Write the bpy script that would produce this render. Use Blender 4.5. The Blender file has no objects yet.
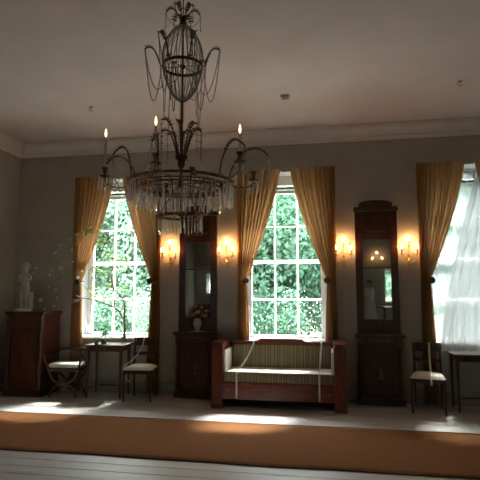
import bpy, math, random
from mathutils import Vector, Matrix, Quaternion
random.seed(7)
PI = math.pi
scene = bpy.context.scene
COL = scene.collection

# ------------------------------------------------------------------ camera
FPX, PITCH, YAW, EYE = 480.0, math.radians(6.06), math.radians(9.95), 1.55
fw = Vector((-math.sin(YAW)*math.cos(PITCH), math.cos(YAW)*math.cos(PITCH), math.sin(PITCH)))
rt = Vector((math.cos(YAW), math.sin(YAW), 0)); up = rt.cross(fw)
CAMP = Vector((0, 0, EYE))
cam = bpy.data.cameras.new('camera'); cam.sensor_width = 36; cam.lens = 36*FPX/480
cam.clip_start = 0.05; cam.clip_end = 300
camo = bpy.data.objects.new('camera', cam); COL.objects.link(camo)
M3 = Matrix((rt, up, -fw)).transposed()
camo.matrix_world = Matrix.Translation(CAMP) @ M3.to_4x4()
scene.camera = camo

def at(px, py, Y):                      # direction of a pixel, cut with the plane y = Y
    d = fw + rt*((px-240)/FPX) - up*((py-240)/FPX)
    return CAMP + d*(Y/d.y)

# ------------------------------------------------------------------ light, exposure
EXPOSURE, SKY, SUN = 1.75, 4.3, 34.0
w = bpy.data.worlds.new('overcast_sky'); scene.world = w; w.use_nodes = True
bg = w.node_tree.nodes['Background']; bg.inputs['Color'].default_value = (0.93, 0.93, 1.0, 1); bg.inputs['Strength'].default_value = SKY
sun = bpy.data.lights.new('sun', 'SUN'); sun.energy = SUN; sun.angle = math.radians(14); sun.color = (1.0, 0.95, 0.91)
suno = bpy.data.objects.new('sun', sun); COL.objects.link(suno)
sel, saz = math.radians(59), math.radians(19)      # elevation; azimuth from the window wall's normal, towards the right
sdir = Vector((-math.sin(saz)*math.cos(sel), -math.cos(saz)*math.cos(sel), -math.sin(sel)))
suno.rotation_euler = sdir.to_track_quat('-Z', 'Y').to_euler(); suno.location = (6, 20, 20)
vs = scene.view_settings; vs.view_transform = 'Standard'; vs.look = 'None'; vs.gamma = 1; vs.exposure = EXPOSURE; vs.use_curve_mapping = False
try:
    cy = scene.cycles; cy.use_denoising = True; cy.diffuse_bounces = 7; cy.max_bounces = 14; cy.transparent_max_bounces = 24; cy.transmission_bounces = 8; cy.sample_clamp_indirect = 6
except Exception: pass

# ------------------------------------------------------------------ room numbers
D, XL, XR, YB, H, TH = 7.17, -5.0, 3.9, -4.2, 4.0, 0.42
WC = (-3.25, -0.585, 2.09)             # window centres on the far wall
WH, WZ0, WZ1 = 0.62, 0.83, 3.36        # half width, sill, head
BACKWIN = ((2.78, 0.58, 0.85, 2.1), (-4.0, 0.58, 1.15, 1.95))

# ------------------------------------------------------------------ materials
MATS = {}
def nd(nt, t, **k):
    n = nt.nodes.new(t)
    for a, b in k.items():
        if a in n.inputs: n.inputs[a].default_value = b
        else: setattr(n, a, b)
    return n
def mat(name, col, rough=0.6, metal=0.0, var=0.12, scale=8.0, stretch=(1, 1, 1), bump=0.0, coords='Object', col2=None, rand=0.0, spec=0.5, sheen=0.0, trans=0.0):
    m = bpy.data.materials.new(name); m.use_nodes = True; nt = m.node_tree; L = nt.links
    p = nt.nodes['Principled BSDF']; p.inputs['Roughness'].default_value = rough; p.inputs['Metallic'].default_value = metal
    p.inputs['Specular IOR Level'].default_value = spec
    if trans: p.inputs['Transmission Weight'].default_value = trans
    if sheen: p.inputs['Sheen Weight'].default_value = sheen
    if coords == 'Position': src = nd(nt, 'ShaderNodeNewGeometry').outputs['Position']
    else: src = nd(nt, 'ShaderNodeTexCoord').outputs['Object']
    mp = nd(nt, 'ShaderNodeMapping'); mp.inputs['Scale'].default_value = stretch; L.new(src, mp.inputs['Vector'])
    nz = nd(nt, 'ShaderNodeTexNoise', Scale=scale, Detail=5.0, Roughness=0.6); L.new(mp.outputs[0], nz.inputs['Vector'])
    c2 = col2 or tuple(c*(1-2*var) for c in col); c1 = col if col2 else tuple(min(1, c*(1+var)) for c in col)
    rp = nd(nt, 'ShaderNodeValToRGB'); rp.color_ramp.elements[0].position = .3; rp.color_ramp.elements[1].position = .7
    rp.color_ramp.elements[0].color = (*c2, 1); rp.color_ramp.elements[1].color = (*c1, 1)
    L.new(nz.outputs['Fac'], rp.inputs['Fac']); out = rp.outputs['Color']
    if rand:
        oi = nd(nt, 'ShaderNodeObjectInfo'); mr = nd(nt, 'ShaderNodeMapRange'); mr.inputs['To Min'].default_value = 1-rand; mr.inputs['To Max'].default_value = 1+rand
        L.new(oi.outputs['Random'], mr.inputs['Value'])
        vm = nd(nt, 'ShaderNodeVectorMath', operation='SCALE'); L.new(out, vm.inputs[0]); L.new(mr.outputs[0], vm.inputs['Scale']); out = vm.outputs[0]
    L.new(out, p.inputs['Base Color'])
    if bump:
        b = nd(nt, 'ShaderNodeBump', Strength=bump, Distance=0.01); L.new(nz.outputs['Fac'], b.inputs['Height']); L.new(b.outputs[0], p.inputs['Normal'])
    MATS[name] = m; return m
def translucent(name, col, fac, rough=0.8, scale=30, var=.15, transp=0.0, rand=0.0, stretch=(1, 1, 1)):
    m = mat(name, col, rough, var=var, scale=scale, rand=rand, spec=.2, stretch=stretch); nt = m.node_tree; L = nt.links
    p = nt.nodes['Principled BSDF']; out = nt.nodes['Material Output']
    t = nd(nt, 'ShaderNodeBsdfTranslucent'); L.new(p.inputs['Base Color'].links[0].from_socket, t.inputs['Color'])
    mx = nd(nt, 'ShaderNodeMixShader', Fac=fac); L.new(p.outputs[0], mx.inputs[1]); L.new(t.outputs[0], mx.inputs[2]); last = mx
    if transp:
        tr = nd(nt, 'ShaderNodeBsdfTransparent'); m2 = nd(nt, 'ShaderNodeMixShader', Fac=transp); L.new(mx.outputs[0], m2.inputs[1]); L.new(tr.outputs[0], m2.inputs[2]); last = m2
    L.new(last.outputs[0], out.inputs['Surface']); return m
def emit(name, col, s):
    m = bpy.data.materials.new(name); m.use_nodes = True; nt = m.node_tree; nt.nodes.remove(nt.nodes['Principled BSDF'])
    e = nd(nt, 'ShaderNodeEmission', Color=(*col, 1), Strength=s); nt.links.new(e.outputs[0], nt.nodes['Material Output'].inputs['Surface'])
    MATS[name] = m; return m
def thin_glass(name, tint=(1, 1, 1), ior=1.25, fac=None, rough=0.02):
    m = bpy.data.materials.new(name); m.use_nodes = True; nt = m.node_tree; nt.nodes.remove(nt.nodes['Principled BSDF']); L = nt.links
    t = nd(nt, 'ShaderNodeBsdfTransparent', Color=(*tint, 1)); g = nd(nt, 'ShaderNodeBsdfGlossy', Roughness=rough)
    mx = nd(nt, 'ShaderNodeMixShader')
    if fac is None:
        fr = nd(nt, 'ShaderNodeFresnel', IOR=ior); L.new(fr.outputs[0], mx.inputs[0])
    else: mx.inputs[0].default_value = fac
    L.new(t.outputs[0], mx.inputs[1]); L.new(g.outputs[0], mx.inputs[2]); L.new(mx.outputs[0], nt.nodes['Material Output'].inputs['Surface'])
    MATS[name] = m; return m
def stripes(name, cols, period, rough=.75):
    m = bpy.data.materials.new(name); m.use_nodes = True; nt = m.node_tree; L = nt.links
    p = nt.nodes['Principled BSDF']; p.inputs['Roughness'].default_value = rough; p.inputs['Specular IOR Level'].default_value = .25
    sx = nd(nt, 'ShaderNodeSeparateXYZ'); L.new(nd(nt, 'ShaderNodeTexCoord').outputs['Object'], sx.inputs[0])
    d = nd(nt, 'ShaderNodeMath', operation='DIVIDE'); d.inputs[1].default_value = period; L.new(sx.outputs['X'], d.inputs[0])
    fr = nd(nt, 'ShaderNodeMath', operation='FRACT'); L.new(d.outputs[0], fr.inputs[0])
    rp = nd(nt, 'ShaderNodeValToRGB'); rp.color_ramp.interpolation = 'CONSTANT'; els = rp.color_ramp.elements
    els[0].position = 0; els[0].color = (*cols[0][1], 1); els[1].position = cols[1][0]; els[1].color = (*cols[1][1], 1)
    for pos, c in cols[2:]: e = els.new(pos); e.color = (*c, 1)
    L.new(fr.outputs[0], rp.inputs[0]); L.new(rp.outputs[0], p.inputs['Base Color']); MATS[name] = m; return m

mat('plaster', (0.44, 0.405, 0.365), .85, var=.05, scale=3, bump=.05, coords='Position', spec=.2)
mat('ceiling_paint', (0.74, 0.69, 0.685), .9, var=.03, scale=2, coords='Position', spec=.2)
mat('cornice_paint', (0.80, 0.75, 0.72), .8, var=.03, scale=4, coords='Position', spec=.2)
mat('baseboard_paint', (0.33, 0.31, 0.28), .6, var=.06, scale=5, coords='Position')
mat('white_paint', (0.90, 0.91, 0.91), .45, var=.03, scale=6)
mat('boards', (0.51, 0.50, 0.49), .42, var=.14, scale=3.0, stretch=(.7, 22, 22), bump=.12, coords='Position', rand=.10)
mat('subfloor', (0.05, 0.045, 0.04), .9)
mat('sisal', (0.225, 0.097, 0.035), .95, var=.16, scale=60, stretch=(1, 3, 1), bump=.5, coords='Position', spec=.1)
mat('sisal_edge', (0.17, 0.085, 0.04), .9, var=.1, scale=50)
mat('mahogany', (0.155, 0.031, 0.015), .32, var=.35, scale=5, stretch=(6, 6, .8), bump=.03)
mat('mahogany_h', (0.165, 0.033, 0.016), .32, var=.35, scale=5, stretch=(.8, 6, 6), bump=.03)
mat('dark_wood', (0.055, 0.024, 0.014), .38, var=.3, scale=6, stretch=(5, 5, 1))
mat('walnut', (0.085, 0.04, 0.022), .4, var=.3, scale=6, stretch=(5, 5, 1))
mat('dark_mahogany', (0.062, 0.016, 0.010), .3, var=.35, scale=5, stretch=(6, 6, .8))
mat('cabinet_wood', (0.095, 0.02, 0.011), .32, var=.35, scale=5, stretch=(6, 6, .8))
mat('brass', (0.62, 0.40, 0.14), .32, 1.0, var=.2, scale=20)
mat('aged_brass', (0.20, 0.13, 0.06), .42, 1.0, var=.3, scale=25)
mat('bronze', (0.10, 0.075, 0.05), .45, .8, var=.3, scale=20)
mat('gilt', (0.32, 0.19, 0.065), .4, .8, var=.25, scale=30)
mat('marble', (0.52, 0.50, 0.46), .55, var=.08, scale=12)
translucent('gold_fabric', (0.44, 0.245, 0.105), .38, var=.1, scale=40, stretch=(1, 1, .05))
translucent('sheer', (0.50, 0.52, 0.54), .45, var=.02, transp=.16)
translucent('sheer_flat', (0.50, 0.54, 0.56), .5, var=.02, transp=.38)
stripes('striped_fabric', [(0, (.22, .19, .105)), (.30, (.13, .115, .06)), (.42, (.30, .23, .14)), (.55, (.13, .115, .06)), (.68, (.22, .18, .10)), (.84, (.10, .09, .045)), (.92, (.22, .19, .105))], .135)
stripes('pale_stripe', [(0, (.62, .62, .55)), (.35, (.47, .49, .38)), (.5, (.66, .64, .56)), (.8, (.50, .50, .40))], .07)
mat('ribbon', (0.72, 0.74, 0.72), .7, var=.03, scale=20)
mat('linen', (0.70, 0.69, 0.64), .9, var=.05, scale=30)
mat('wax', (0.55, 0.52, 0.46), .6, var=.04)
mat('candle_sleeve', (0.16, 0.12, 0.08), .6, var=.1)
emit('flame', (1.0, 0.52, 0.19), 175.0)
emit('rear_flame', (1.0, 0.55, 0.22), 22.0)
emit('candle_flame', (1.0, 0.74, 0.36), 1.1)
thin_glass('pane', (0.97, 1.0, 0.985), 1.18)
thin_glass('clear_glass', (0.93, .96, .95), 1.35)
m = mat('mirror_glass', (0.72, 0.73, 0.73), .03, 1.0, var=.02, scale=2)
def crystal_mat():
    m = bpy.data.materials.new('crystal'); m.use_nodes = True; nt = m.node_tree; nt.nodes.remove(nt.nodes['Principled BSDF']); L = nt.links
    t = nd(nt, 'ShaderNodeBsdfTransparent', Color=(.86, .86, .85, 1)); g = nd(nt, 'ShaderNodeBsdfGlass', IOR=1.5, Roughness=.0, Color=(1, .97, .96, 1)); d = nd(nt, 'ShaderNodeBsdfTranslucent', Color=(.95, .93, .92, 1))
    a = nd(nt, 'ShaderNodeMixShader', Fac=.8); L.new(t.outputs[0], a.inputs[1]); L.new(g.outputs[0], a.inputs[2])
    b = nd(nt, 'ShaderNodeMixShader', Fac=.17); L.new(a.outputs[0], b.inputs[1]); L.new(d.outputs[0], b.inputs[2]); L.new(b.outputs[0], nt.nodes['Material Output'].inputs['Surface']); MATS['crystal'] = m
crystal_mat()
mat('crystal_bead', (0.30, 0.27, 0.235), .25, .2, var=.2, scale=40)
mat('porcelain', (0.42, 0.42, 0.39), .3, var=.12, scale=18)
mat('bark', (0.46, 0.38, 0.34), .9, var=.25, scale=20, bump=.3)
translucent('branch_leaf', (0.36, 0.50, 0.20), .4, rand=.2)
translucent('blossom', (0.92, 0.92, 0.86), .3)
translucent('plant_leaf', (0.20, 0.42, 0.27), .35)
mat('terracotta', (0.25, 0.20, 0.15), .8)
mat('peach_petal', (0.45, 0.24, 0.13), .7); mat('rose_petal', (0.32, 0.15, 0.08), .7); mat('cream_petal', (0.40, 0.33, 0.24), .7)
mat('dark_leaf', (0.05, 0.07, 0.03), .7)
mat('plastic_white', (0.55, 0.53, 0.5), .5, var=.03); mat('plastic_grey', (0.2, 0.19, 0.18), .5)
mat('skin_tone', (0.45, 0.28, 0.2), .6, var=.04); mat('hair', (0.02, 0.014, 0.01), .5); mat('blouse', (0.85, 0.85, 0.83), .85, var=.05, scale=30); mat('skirt', (0.62, 0.62, 0.62), .85, var=.06, scale=30)
mat('lawn', (0.075, 0.085, 0.045), .95, var=.25, scale=3, coords='Position')
mat('bounce_pale', (0.68, 0.64, 0.61), .95, var=.15, scale=40, coords='Position')  # pale surface of the added strip that bounces sunlight indoors
mat('house_wall', (0.6, 0.55, 0.45), .9)
for i, c in enumerate(((0.17, 0.32, 0.215), (0.22, 0.37, 0.265), (0.115, 0.24, 0.16))):
    translucent('tree_leaf_%d' % i, c, .5, scale=.8, var=.3, rand=.12)

# ------------------------------------------------------------------ mesh building
def basis(d):
    d = Vector(d).normalized(); a = Vector((0, 0, 1)) if abs(d.z) < .9 else Vector((1, 0, 0))
    x = d.cross(a).normalized(); return x, d.cross(x).normalized()
class MB:
    def __init__(s): s.v = []; s.f = []
    def add(s, vs, fs):
        o = len(s.v); s.v += [tuple(v) for v in vs]; s.f += [tuple(i+o for i in f) for f in fs]; return s
    def box(s, x0, y0, z0, x1, y1, z1):
        return s.add([(x0,y0,z0),(x1,y0,z0),(x1,y1,z0),(x0,y1,z0),(x0,y0,z1),(x1,y0,z1),(x1,y1,z1),(x0,y1,z1)],
                     [(0,3,2,1),(4,5,6,7),(0,1,5,4),(1,2,6,5),(2,3,7,6),(3,0,4,7)])
    def hexa(s, bottom, top):            # two quads, bottom and top, counter-clockwise from above
        return s.add(list(bottom)+list(top), [(0,3,2,1),(4,5,6,7),(0,1,5,4),(1,2,6,5),(2,3,7,6),(3,0,4,7)])
    def tube(s, pts, r, n=8, sx=1.0, closed=False):
        pts = [Vector(p) for p in pts]; N = len(pts); vs = []; fs = []
        rr = r if isinstance(r, (list, tuple)) else [r]*N
        px = None
        for i, p in enumerate(pts):
            t = (pts[(i+1) % N]-pts[i-1]) if closed else (pts[min(i+1, N-1)]-pts[max(i-1, 0)])
            if px is None: x, y = basis(t)
            else:
                t = t.normalized(); x = (px - t*px.dot(t))
                x = x.normalized() if x.length > 1e-6 else basis(t)[0]; y = t.cross(x)
            px = x
            for k in range(n):
                a = 2*PI*k/n; vs.append(p + x*(math.cos(a)*rr[i]*sx) + y*(math.sin(a)*rr[i]))
        for i in range(N if closed else N-1):
            j = (i+1) % N
            for k in range(n): fs.append((i*n+k, i*n+(k+1) % n, j*n+(k+1) % n, j*n+k))
        if not closed: fs.append(tuple(range(n-1, -1, -1))); fs.append(tuple((N-1)*n+k for k in range(n)))
        return s.add(vs, fs)
    def lathe(s, prof, n=20, c=(0, 0, 0), axis=None):
        vs = []; fs = []; c = Vector(c); N = len(prof)
        ax = Vector(axis).normalized() if axis else Vector((0, 0, 1)); x, y = (Vector((1,0,0)), Vector((0,1,0))) if axis is None else basis(ax)
        for r, z in prof:
            for k in range(n):
                a = 2*PI*k/n; vs.append(c + x*(r*math.cos(a)) + y*(r*math.sin(a)) + ax*z)
        for i in range(N-1):
            for k in range(n): fs.append((i*n+k, i*n+(k+1) % n, (i+1)*n+(k+1) % n, (i+1)*n+k))
        fs.append(tuple(range(n-1, -1, -1))); fs.append(tuple((N-1)*n+k for k in range(n)))
        return s.add(vs, fs)
    def ell(s, c, r, n=10, m=6, ax=None):
        c = Vector(c); r = (r, r, r) if not isinstance(r, (tuple, list)) else r
        q = Vector((0,0,1)).rotation_difference(Vector(ax)) if ax else Quaternion()
        vs = [c + q @ Vector((0,0,-r[2]))]; fs = []
        for i in range(1, m):
            b = -PI/2 + PI*i/m
            for k in range(n):
                a = 2*PI*k/n; vs.append(c + q @ Vector((r[0]*math.cos(a)*math.cos(b), r[1]*math.sin(a)*math.cos(b), r[2]*math.sin(b))))
        vs.append(c + q @ Vector((0,0,r[2]))); T = len(vs)-1
        for k in range(n):
            fs.append((0, 1+(k+1) % n, 1+k)); fs.append((T, 1+(m-2)*n+k, 1+(m-2)*n+(k+1) % n))
            for i in range(m-2): fs.append((1+i*n+k, 1+i*n+(k+1) % n, 1+(i+1)*n+(k+1) % n, 1+(i+1)*n+k))
        return s.add(vs, fs)
    def octa(s, c, r, ax=(0,0,1), l=1.0):
        c = Vector(c); a = Vector(ax).normalized(); x, y = basis(a)
        return s.add([c+a*r*l, c-a*r*l, c+x*r, c+y*r, c-x*r, c-y*r], [(0,2,3),(0,3,4),(0,4,5),(0,5,2),(1,3,2),(1,4,3),(1,5,4),(1,2,5)])
    def chain(s, pts, r=.005, step=.0125):
        pts = [Vector(p) for p in pts]; acc = 0.0
        for a, b in zip(pts, pts[1:]):
            L = (b-a).length
            while acc <= L:
                s.octa(a+(b-a)*(acc/max(L, 1e-9)), r, b-a, 1.15); acc += step
            acc -= L
        return s
    def leaf(s, p, d, n, L, W):
        p = Vector(p); d = Vector(d).normalized(); n = Vector(n); sd = d.cross(n)
        sd = sd.normalized() if sd.length > 1e-6 else basis(d)[0]; nn = sd.cross(d)
        return s.add([p, p+d*L*.35+sd*W*.5+nn*L*.05, p+d*L*.75+sd*W*.36, p+d*L-nn*L*.08, p+d*L*.75-sd*W*.36, p+d*L*.35-sd*W*.5+nn*L*.05, p+d*L*.5-nn*L*.03],
                     [(0,1,6),(1,2,6),(2,3,6),(3,4,6),(4,5,6),(5,0,6)])
    def frond(s, pts, r, leafL, every=1):   # a metal twig with small leaflets on both sides
        s.tube(pts, r, 5); N = len(pts)
        for i in range(1, N-1, every):
            t = Vector(pts[i+1])-Vector(pts[i-1]); x, y = basis(t)
            for q in (x, -x): s.leaf(pts[i], q*.8+t.normalized()*.6+Vector((0,0,.25)), y, leafL, leafL*.4)
        return s
    def prism_x(s, prof, x0, x1):          # profile of (y, z) run along x
        n = len(prof); vs = [(x0, a, b) for a, b in prof]+[(x1, a, b) for a, b in prof]
        return s.add(vs, [tuple(range(n)), tuple(range(2*n-1, n-1, -1))]+[(i, i+n, (i+1) % n+n, (i+1) % n) for i in range(n)])
    def prism_y(s, prof, y0, y1):          # profile of (x, z) run along y
        n = len(prof); vs = [(a, y0, b) for a, b in prof]+[(a, y1, b) for a, b in prof]
        return s.add(vs, [tuple(range(n)), tuple(range(2*n-1, n-1, -1))]+[(i, i+n, (i+1) % n+n, (i+1) % n) for i in range(n)])
    def mesh(s, name, material, smooth=False):
        me = bpy.data.meshes.new(name); me.from_pydata(s.v, [], s.f); me.update()
        me.materials.append(MATS[material])
        if smooth: me.polygons.foreach_set('use_smooth', [True]*len(me.polygons))
        return me
    def build(s, name, material, parent=None, smooth=False, bevel=0.0, label=None):
        o = bpy.data.objects.new(name, s.mesh(name, material, smooth)); COL.objects.link(o); o.parent = parent
        if bevel:
            b = o.modifiers.new('bevel', 'BEVEL'); b.width = bevel; b.segments = 2; b.limit_method = 'ANGLE'
        if label: o['label'] = label
        return o
def inst(name, me, parent=None, loc=(0,0,0), rz=0.0, rot=None, scale=None):
    o = bpy.data.objects.new(name, me); COL.objects.link(o); o.parent = parent; o.location = loc
    o.rotation_euler = rot or (0, 0, rz)
    if scale: o.scale = scale
    return o
def tag(o, label, cat, group=None, kind=None):
    o['label'] = label; o['category'] = cat
    if group: o['group'] = group
    if kind: o['kind'] = kind
    return o
def thing(name, loc, label, cat, group=None, rz=0.0):
    o = bpy.data.objects.new(name, None); COL.objects.link(o); o.location = loc; o.rotation_euler = (0, 0, rz); o.empty_display_size = .1
    return tag(o, label, cat, group)
def copy_tree(o, parent=None):
    c = o.copy(); COL.objects.link(c); c.parent = parent
    for ch in list(o.children): copy_tree(ch, c)
    return c
def struct(o): o['kind'] = 'structure'; return o
def arc(c, r, a0, a1, n, plane='xz'):
    out = []
    for i in range(n+1):
        a = a0+(a1-a0)*i/n; u, v = r*math.cos(a), r*math.sin(a)
        out.append(Vector(c)+(Vector((u, 0, v)) if plane == 'xz' else Vector((u, v, 0)) if plane == 'xy' else Vector((0, u, v))))
    return out
def bez(p0, p1, p2, p3, n=14):
    p0, p1, p2, p3 = map(Vector, (p0, p1, p2, p3)); out = []
    for i in range(n+1):
        t = i/n; out.append(p0*(1-t)**3+p1*3*t*(1-t)**2+p2*3*t*t*(1-t)+p3*t**3)
    return out
def sag(a, b, drop, n=14):
    a, b = Vector(a), Vector(b); return [a.lerp(b, i/n)-Vector((0, 0, drop*4*(i/n)*(1-i/n))) for i in range(n+1)]

# ------------------------------------------------------------------ room shell
def wall_with_openings(name, y0, y1, opens, z1=H):
    m = MB(); xs = XL-.3
    for c, hw, a, b in sorted(opens):
        m.box(xs, y0, -.05, c-hw, y1, z1); m.box(c-hw, y0, -.05, c+hw, y1, a); m.box(c-hw, y0, b, c+hw, y1, z1); xs = c+hw
    m.box(xs, y0, -.05, XR+.3, y1, z1)
    return struct(m.build(name, 'plaster'))
wall_with_openings('wall_far', D, D+TH, [(c, WH, WZ0, WZ1) for c in WC])
wall_with_openings('wall_back', YB-TH, YB, BACKWIN)
struct(MB().box(XL-.3, YB, -.05, XL, D, H).build('wall_left', 'plaster'))
struct(MB().box(XR, YB, -.05, XR+.3, D, H).build('wall_right', 'plaster'))
struct(MB().box(XL-.3, YB-TH, H, XR+.3, D+TH, H+.25).build('ceiling', 'ceiling_paint'))
CP = [(0, 3.775), (.018, 3.775), (.018, 3.805), (.035, 3.815), (.035, 3.845), (.045, 3.85), (.06, 3.90), (.09, 3.94), (.09, 3.955), (.105, 3.96), (.105, H), (0, H)]
struct(MB().prism_x([(D-a, b) for a, b in CP], XL, XR).build('trim_1', 'cornice_paint'))
struct(MB().prism_y([(XL+a, b) for a, b in CP], YB, D).build('trim_2', 'cornice_paint'))
struct(MB().prism_x([(YB+a, b) for a, b in CP], XL, XR).build('trim_3', 'cornice_paint'))
struct(MB().prism_y([(XR-a, b) for a, b in CP], YB, D).build('trim_4', 'cornice_paint'))
BP = [(0, 0), (.022, 0), (.022, .15), (.016, .165), (.008, .18), (0, .18)]
struct(MB().prism_x([(D-a, b) for a, b in BP], XL, XR).build('baseboard_far', 'baseboard_paint'))
struct(MB().prism_y([(XL+a, b) for a, b in BP], YB, D).build('baseboard_left', 'baseboard_paint'))
struct(MB().prism_x([(YB+a, b) for a, b in BP], XL, XR).build('baseboard_back', 'baseboard_paint'))
struct(MB().prism_y([(XR-a, b) for a, b in BP], YB, D).build('baseboard_right', 'baseboard_paint'))
floor = struct(MB().box(XL, YB, -.30, XR, D, -.03).build('floor', 'subfloor'))
BW = .172
board_me = MB().prism_x([(0, -.03), (BW-.004, -.03), (BW-.004, -.003), (BW-.008, 0), (.004, 0), (0, -.003)], 0, 1).mesh('floor_board', 'boards')
y, row = D-BW, 0
while y > YB-BW:
    rnd = random.Random(row); cuts = [XL]; x = XL + rnd.uniform(1.0, 3.8)
    while x < XR-.8: cuts.append(x); x += rnd.uniform(2.8, 4.4)
    cuts.append(XR)
    for a, b in zip(cuts, cuts[1:]): inst('floor_board', board_me, floor, (a+.001, y, 0), scale=(b-a-.003, 1, 1))
    y -= BW; row += 1

def make_window(name, c, hw, z0, z1, yin, sgn, rows, ncol=3):
    """sgn +1: glass lies behind yin (far wall), -1: in the back wall"""
    o = bpy.data.objects.new(name, None); COL.objects.link(o); o.location = (c, yin, z0); struct(o)
    yg = .29*sgn; Hh = z1-z0
    def b(m, x0, a, zz0, x1, bb, zz1): m.box(x0, min(a*sgn, bb*sgn), zz0, x1, max(a*sgn, bb*sgn), zz1)
    m = MB(); t = .012
    b(m, -hw, .002, 0, -hw+t, TH-.02, Hh); b(m, hw-t, .002, 0, hw, TH-.02, Hh); b(m, -hw+t, .002, Hh-t, hw-t, TH-.02, Hh)
    m.build('jamb_lining', 'white_paint', o)
    m = MB(); b(m, -hw-.03, -.035, -.028, hw+.03, 0, .0); b(m, -hw+t, 0, -.0, hw-t, .25, .012); m.build('window_sill', 'white_paint', o, bevel=.004)
    top = rows[-1]-z0
    m = MB(); b(m, -hw+t, .25, 0, -.53, .33, Hh-t); b(m, .53, .25, 0, hw-t, .33, Hh-t); b(m, -.53, .25, 0, .53, .33, .045); b(m, -.53, .25, top, .53, .33, top+.05)
    b(m, -.53, .25, top+.12, .53, .33, Hh-t); m.build('window_frame', 'white_paint', o, bevel=.004)
    zz = [r-z0 for r in rows]
    for i, z in enumerate(zz[1:-1]):
        h = .024 if abs(rows[i+1]-2.0) < .05 else .013
        m = MB(); b(m, -.53, .268, z-h*.35, .53, .29, z+h*.35); m.prism_x([(sgn*.29, z-h*.35), (sgn*.335, z-h), (sgn*.335, z+h), (sgn*.29, z+h*.35)], -.53, .53); m.build('sash_rail', 'white_paint', o)
    cols = [-.53+1.06*k/ncol for k in range(ncol+1)]
    for x in cols[1:-1]:
        m = MB(); b(m, x-.006, .272, .045, x+.006, .29, top); m.hexa([(x-.006, sgn*.29, .045), (x+.006, sgn*.29, .045), (x+.014, sgn*.335, .045), (x-.014, sgn*.335, .045)], [(x-.006, sgn*.29, top), (x+.006, sgn*.29, top), (x+.014, sgn*.335, top), (x-.014, sgn*.335, top)]); m.build('glazing_bar', 'white_paint', o)
    for i in range(len(zz)-1):
        for k in range(ncol):
            m = MB(); b(m, cols[k], .278, zz[i], cols[k+1], .282, zz[i+1]); m.build('pane', 'pane', o)
    m = MB(); b(m, -.53, .288, top+.05, .53, .292, top+.12); m.build('pane', 'pane', o)
    m = MB(); b(m, -.57, .20, top+.055, .57, .235, top+.088); m.build('head_bar', 'plastic_grey', o, label='dark slim bar across the window head')  # dark bar just above the top sash rail
    return o
ROWS = (.833, 1.415, 2.0, 2.56, 3.075)
for i, c in enumerate(WC): make_window('window_%d' % (i+1), c, WH, WZ0, WZ1, D, 1, ROWS)
make_window('window_4', 2.78, .58, .85, 2.1, YB, -1, (.85, 1.35, 1.86))
make_window('window_5', -4.0, .58, 1.15, 1.95, YB, -1, (1.15, 1.42, 1.72))
def portal(c, yy, z0, z1, hw, rx):
    l = bpy.data.lights.new('window_portal', 'AREA'); l.shape = 'RECTANGLE'; l.size = 2*hw; l.size_y = z1-z0
    l.cycles.is_portal = True; o = bpy.data.objects.new('window_portal', l); COL.objects.link(o); o.location = (c, yy, (z0+z1)/2); o.rotation_euler = (rx, 0, 0)
for c in WC: portal(c, D+TH+.02, WZ0, WZ1, WH, -PI/2)
for c, hw, a, b in BACKWIN: portal(c, YB-TH-.02, a, b, hw, PI/2)

# ------------------------------------------------------------------ sisal runner
t = thing('runner_rug', (0, 0, .001), 'long orange brown sisal runner across the white floorboards', 'rug')
rx0, rx1, ry0, ry1 = -4.9, 3.2, 4.42, 5.745
m = MB(); nx, ny = 120, 16; vs = []; fs = []
for j in range(ny+1):
    for i in range(nx+1):
        x = rx0+(rx1-rx0)*i/nx; e = .008*math.sin(x*2.1)+.005*math.sin(x*5.3+1)
        yy = ry0+(ry1-ry0)*j/ny + e*(1-2*j/ny if j < ny/2 else .6*(2*j/ny-1))
        vs.append((x, yy, .012+.0025*math.sin(x*3.3+j*.4)*math.sin(j*.9)))
vs += [(a, b, 0) for a, b, _ in vs]; N = (nx+1)*(ny+1)
for j in range(ny):
    for i in range(nx):
        q = j*(nx+1)+i; fs.append((q, q+1, q+nx+2, q+nx+1)); fs.append((q+N, q+N+nx+1, q+N+nx+2, q+N+1))
for i in range(nx): fs.append((i, i+N, i+1+N, i+1)); q = ny*(nx+1)+i; fs.append((q, q+1, q+1+N, q+N))
for j in range(ny): q = j*(nx+1); fs.append((q, q+nx+1, q+nx+1+N, q+N)); q += nx; fs.append((q, q+N, q+N+nx+1, q+nx+1))
m.add(vs, fs); m.build('weave', 'sisal', t, True)
for yy in (ry0+.006, ry1-.006):
    MB().tube([(rx0+(rx1-rx0)*i/80, yy+(.008*math.sin((rx0+(rx1-rx0)*i/80)*2.1)+.005*math.sin((rx0+(rx1-rx0)*i/80)*5.3+1))*(1 if yy < 5 else .6), .009) for i in range(81)], .008, 6).build('bound_edge', 'sisal_edge', t, True)

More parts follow.
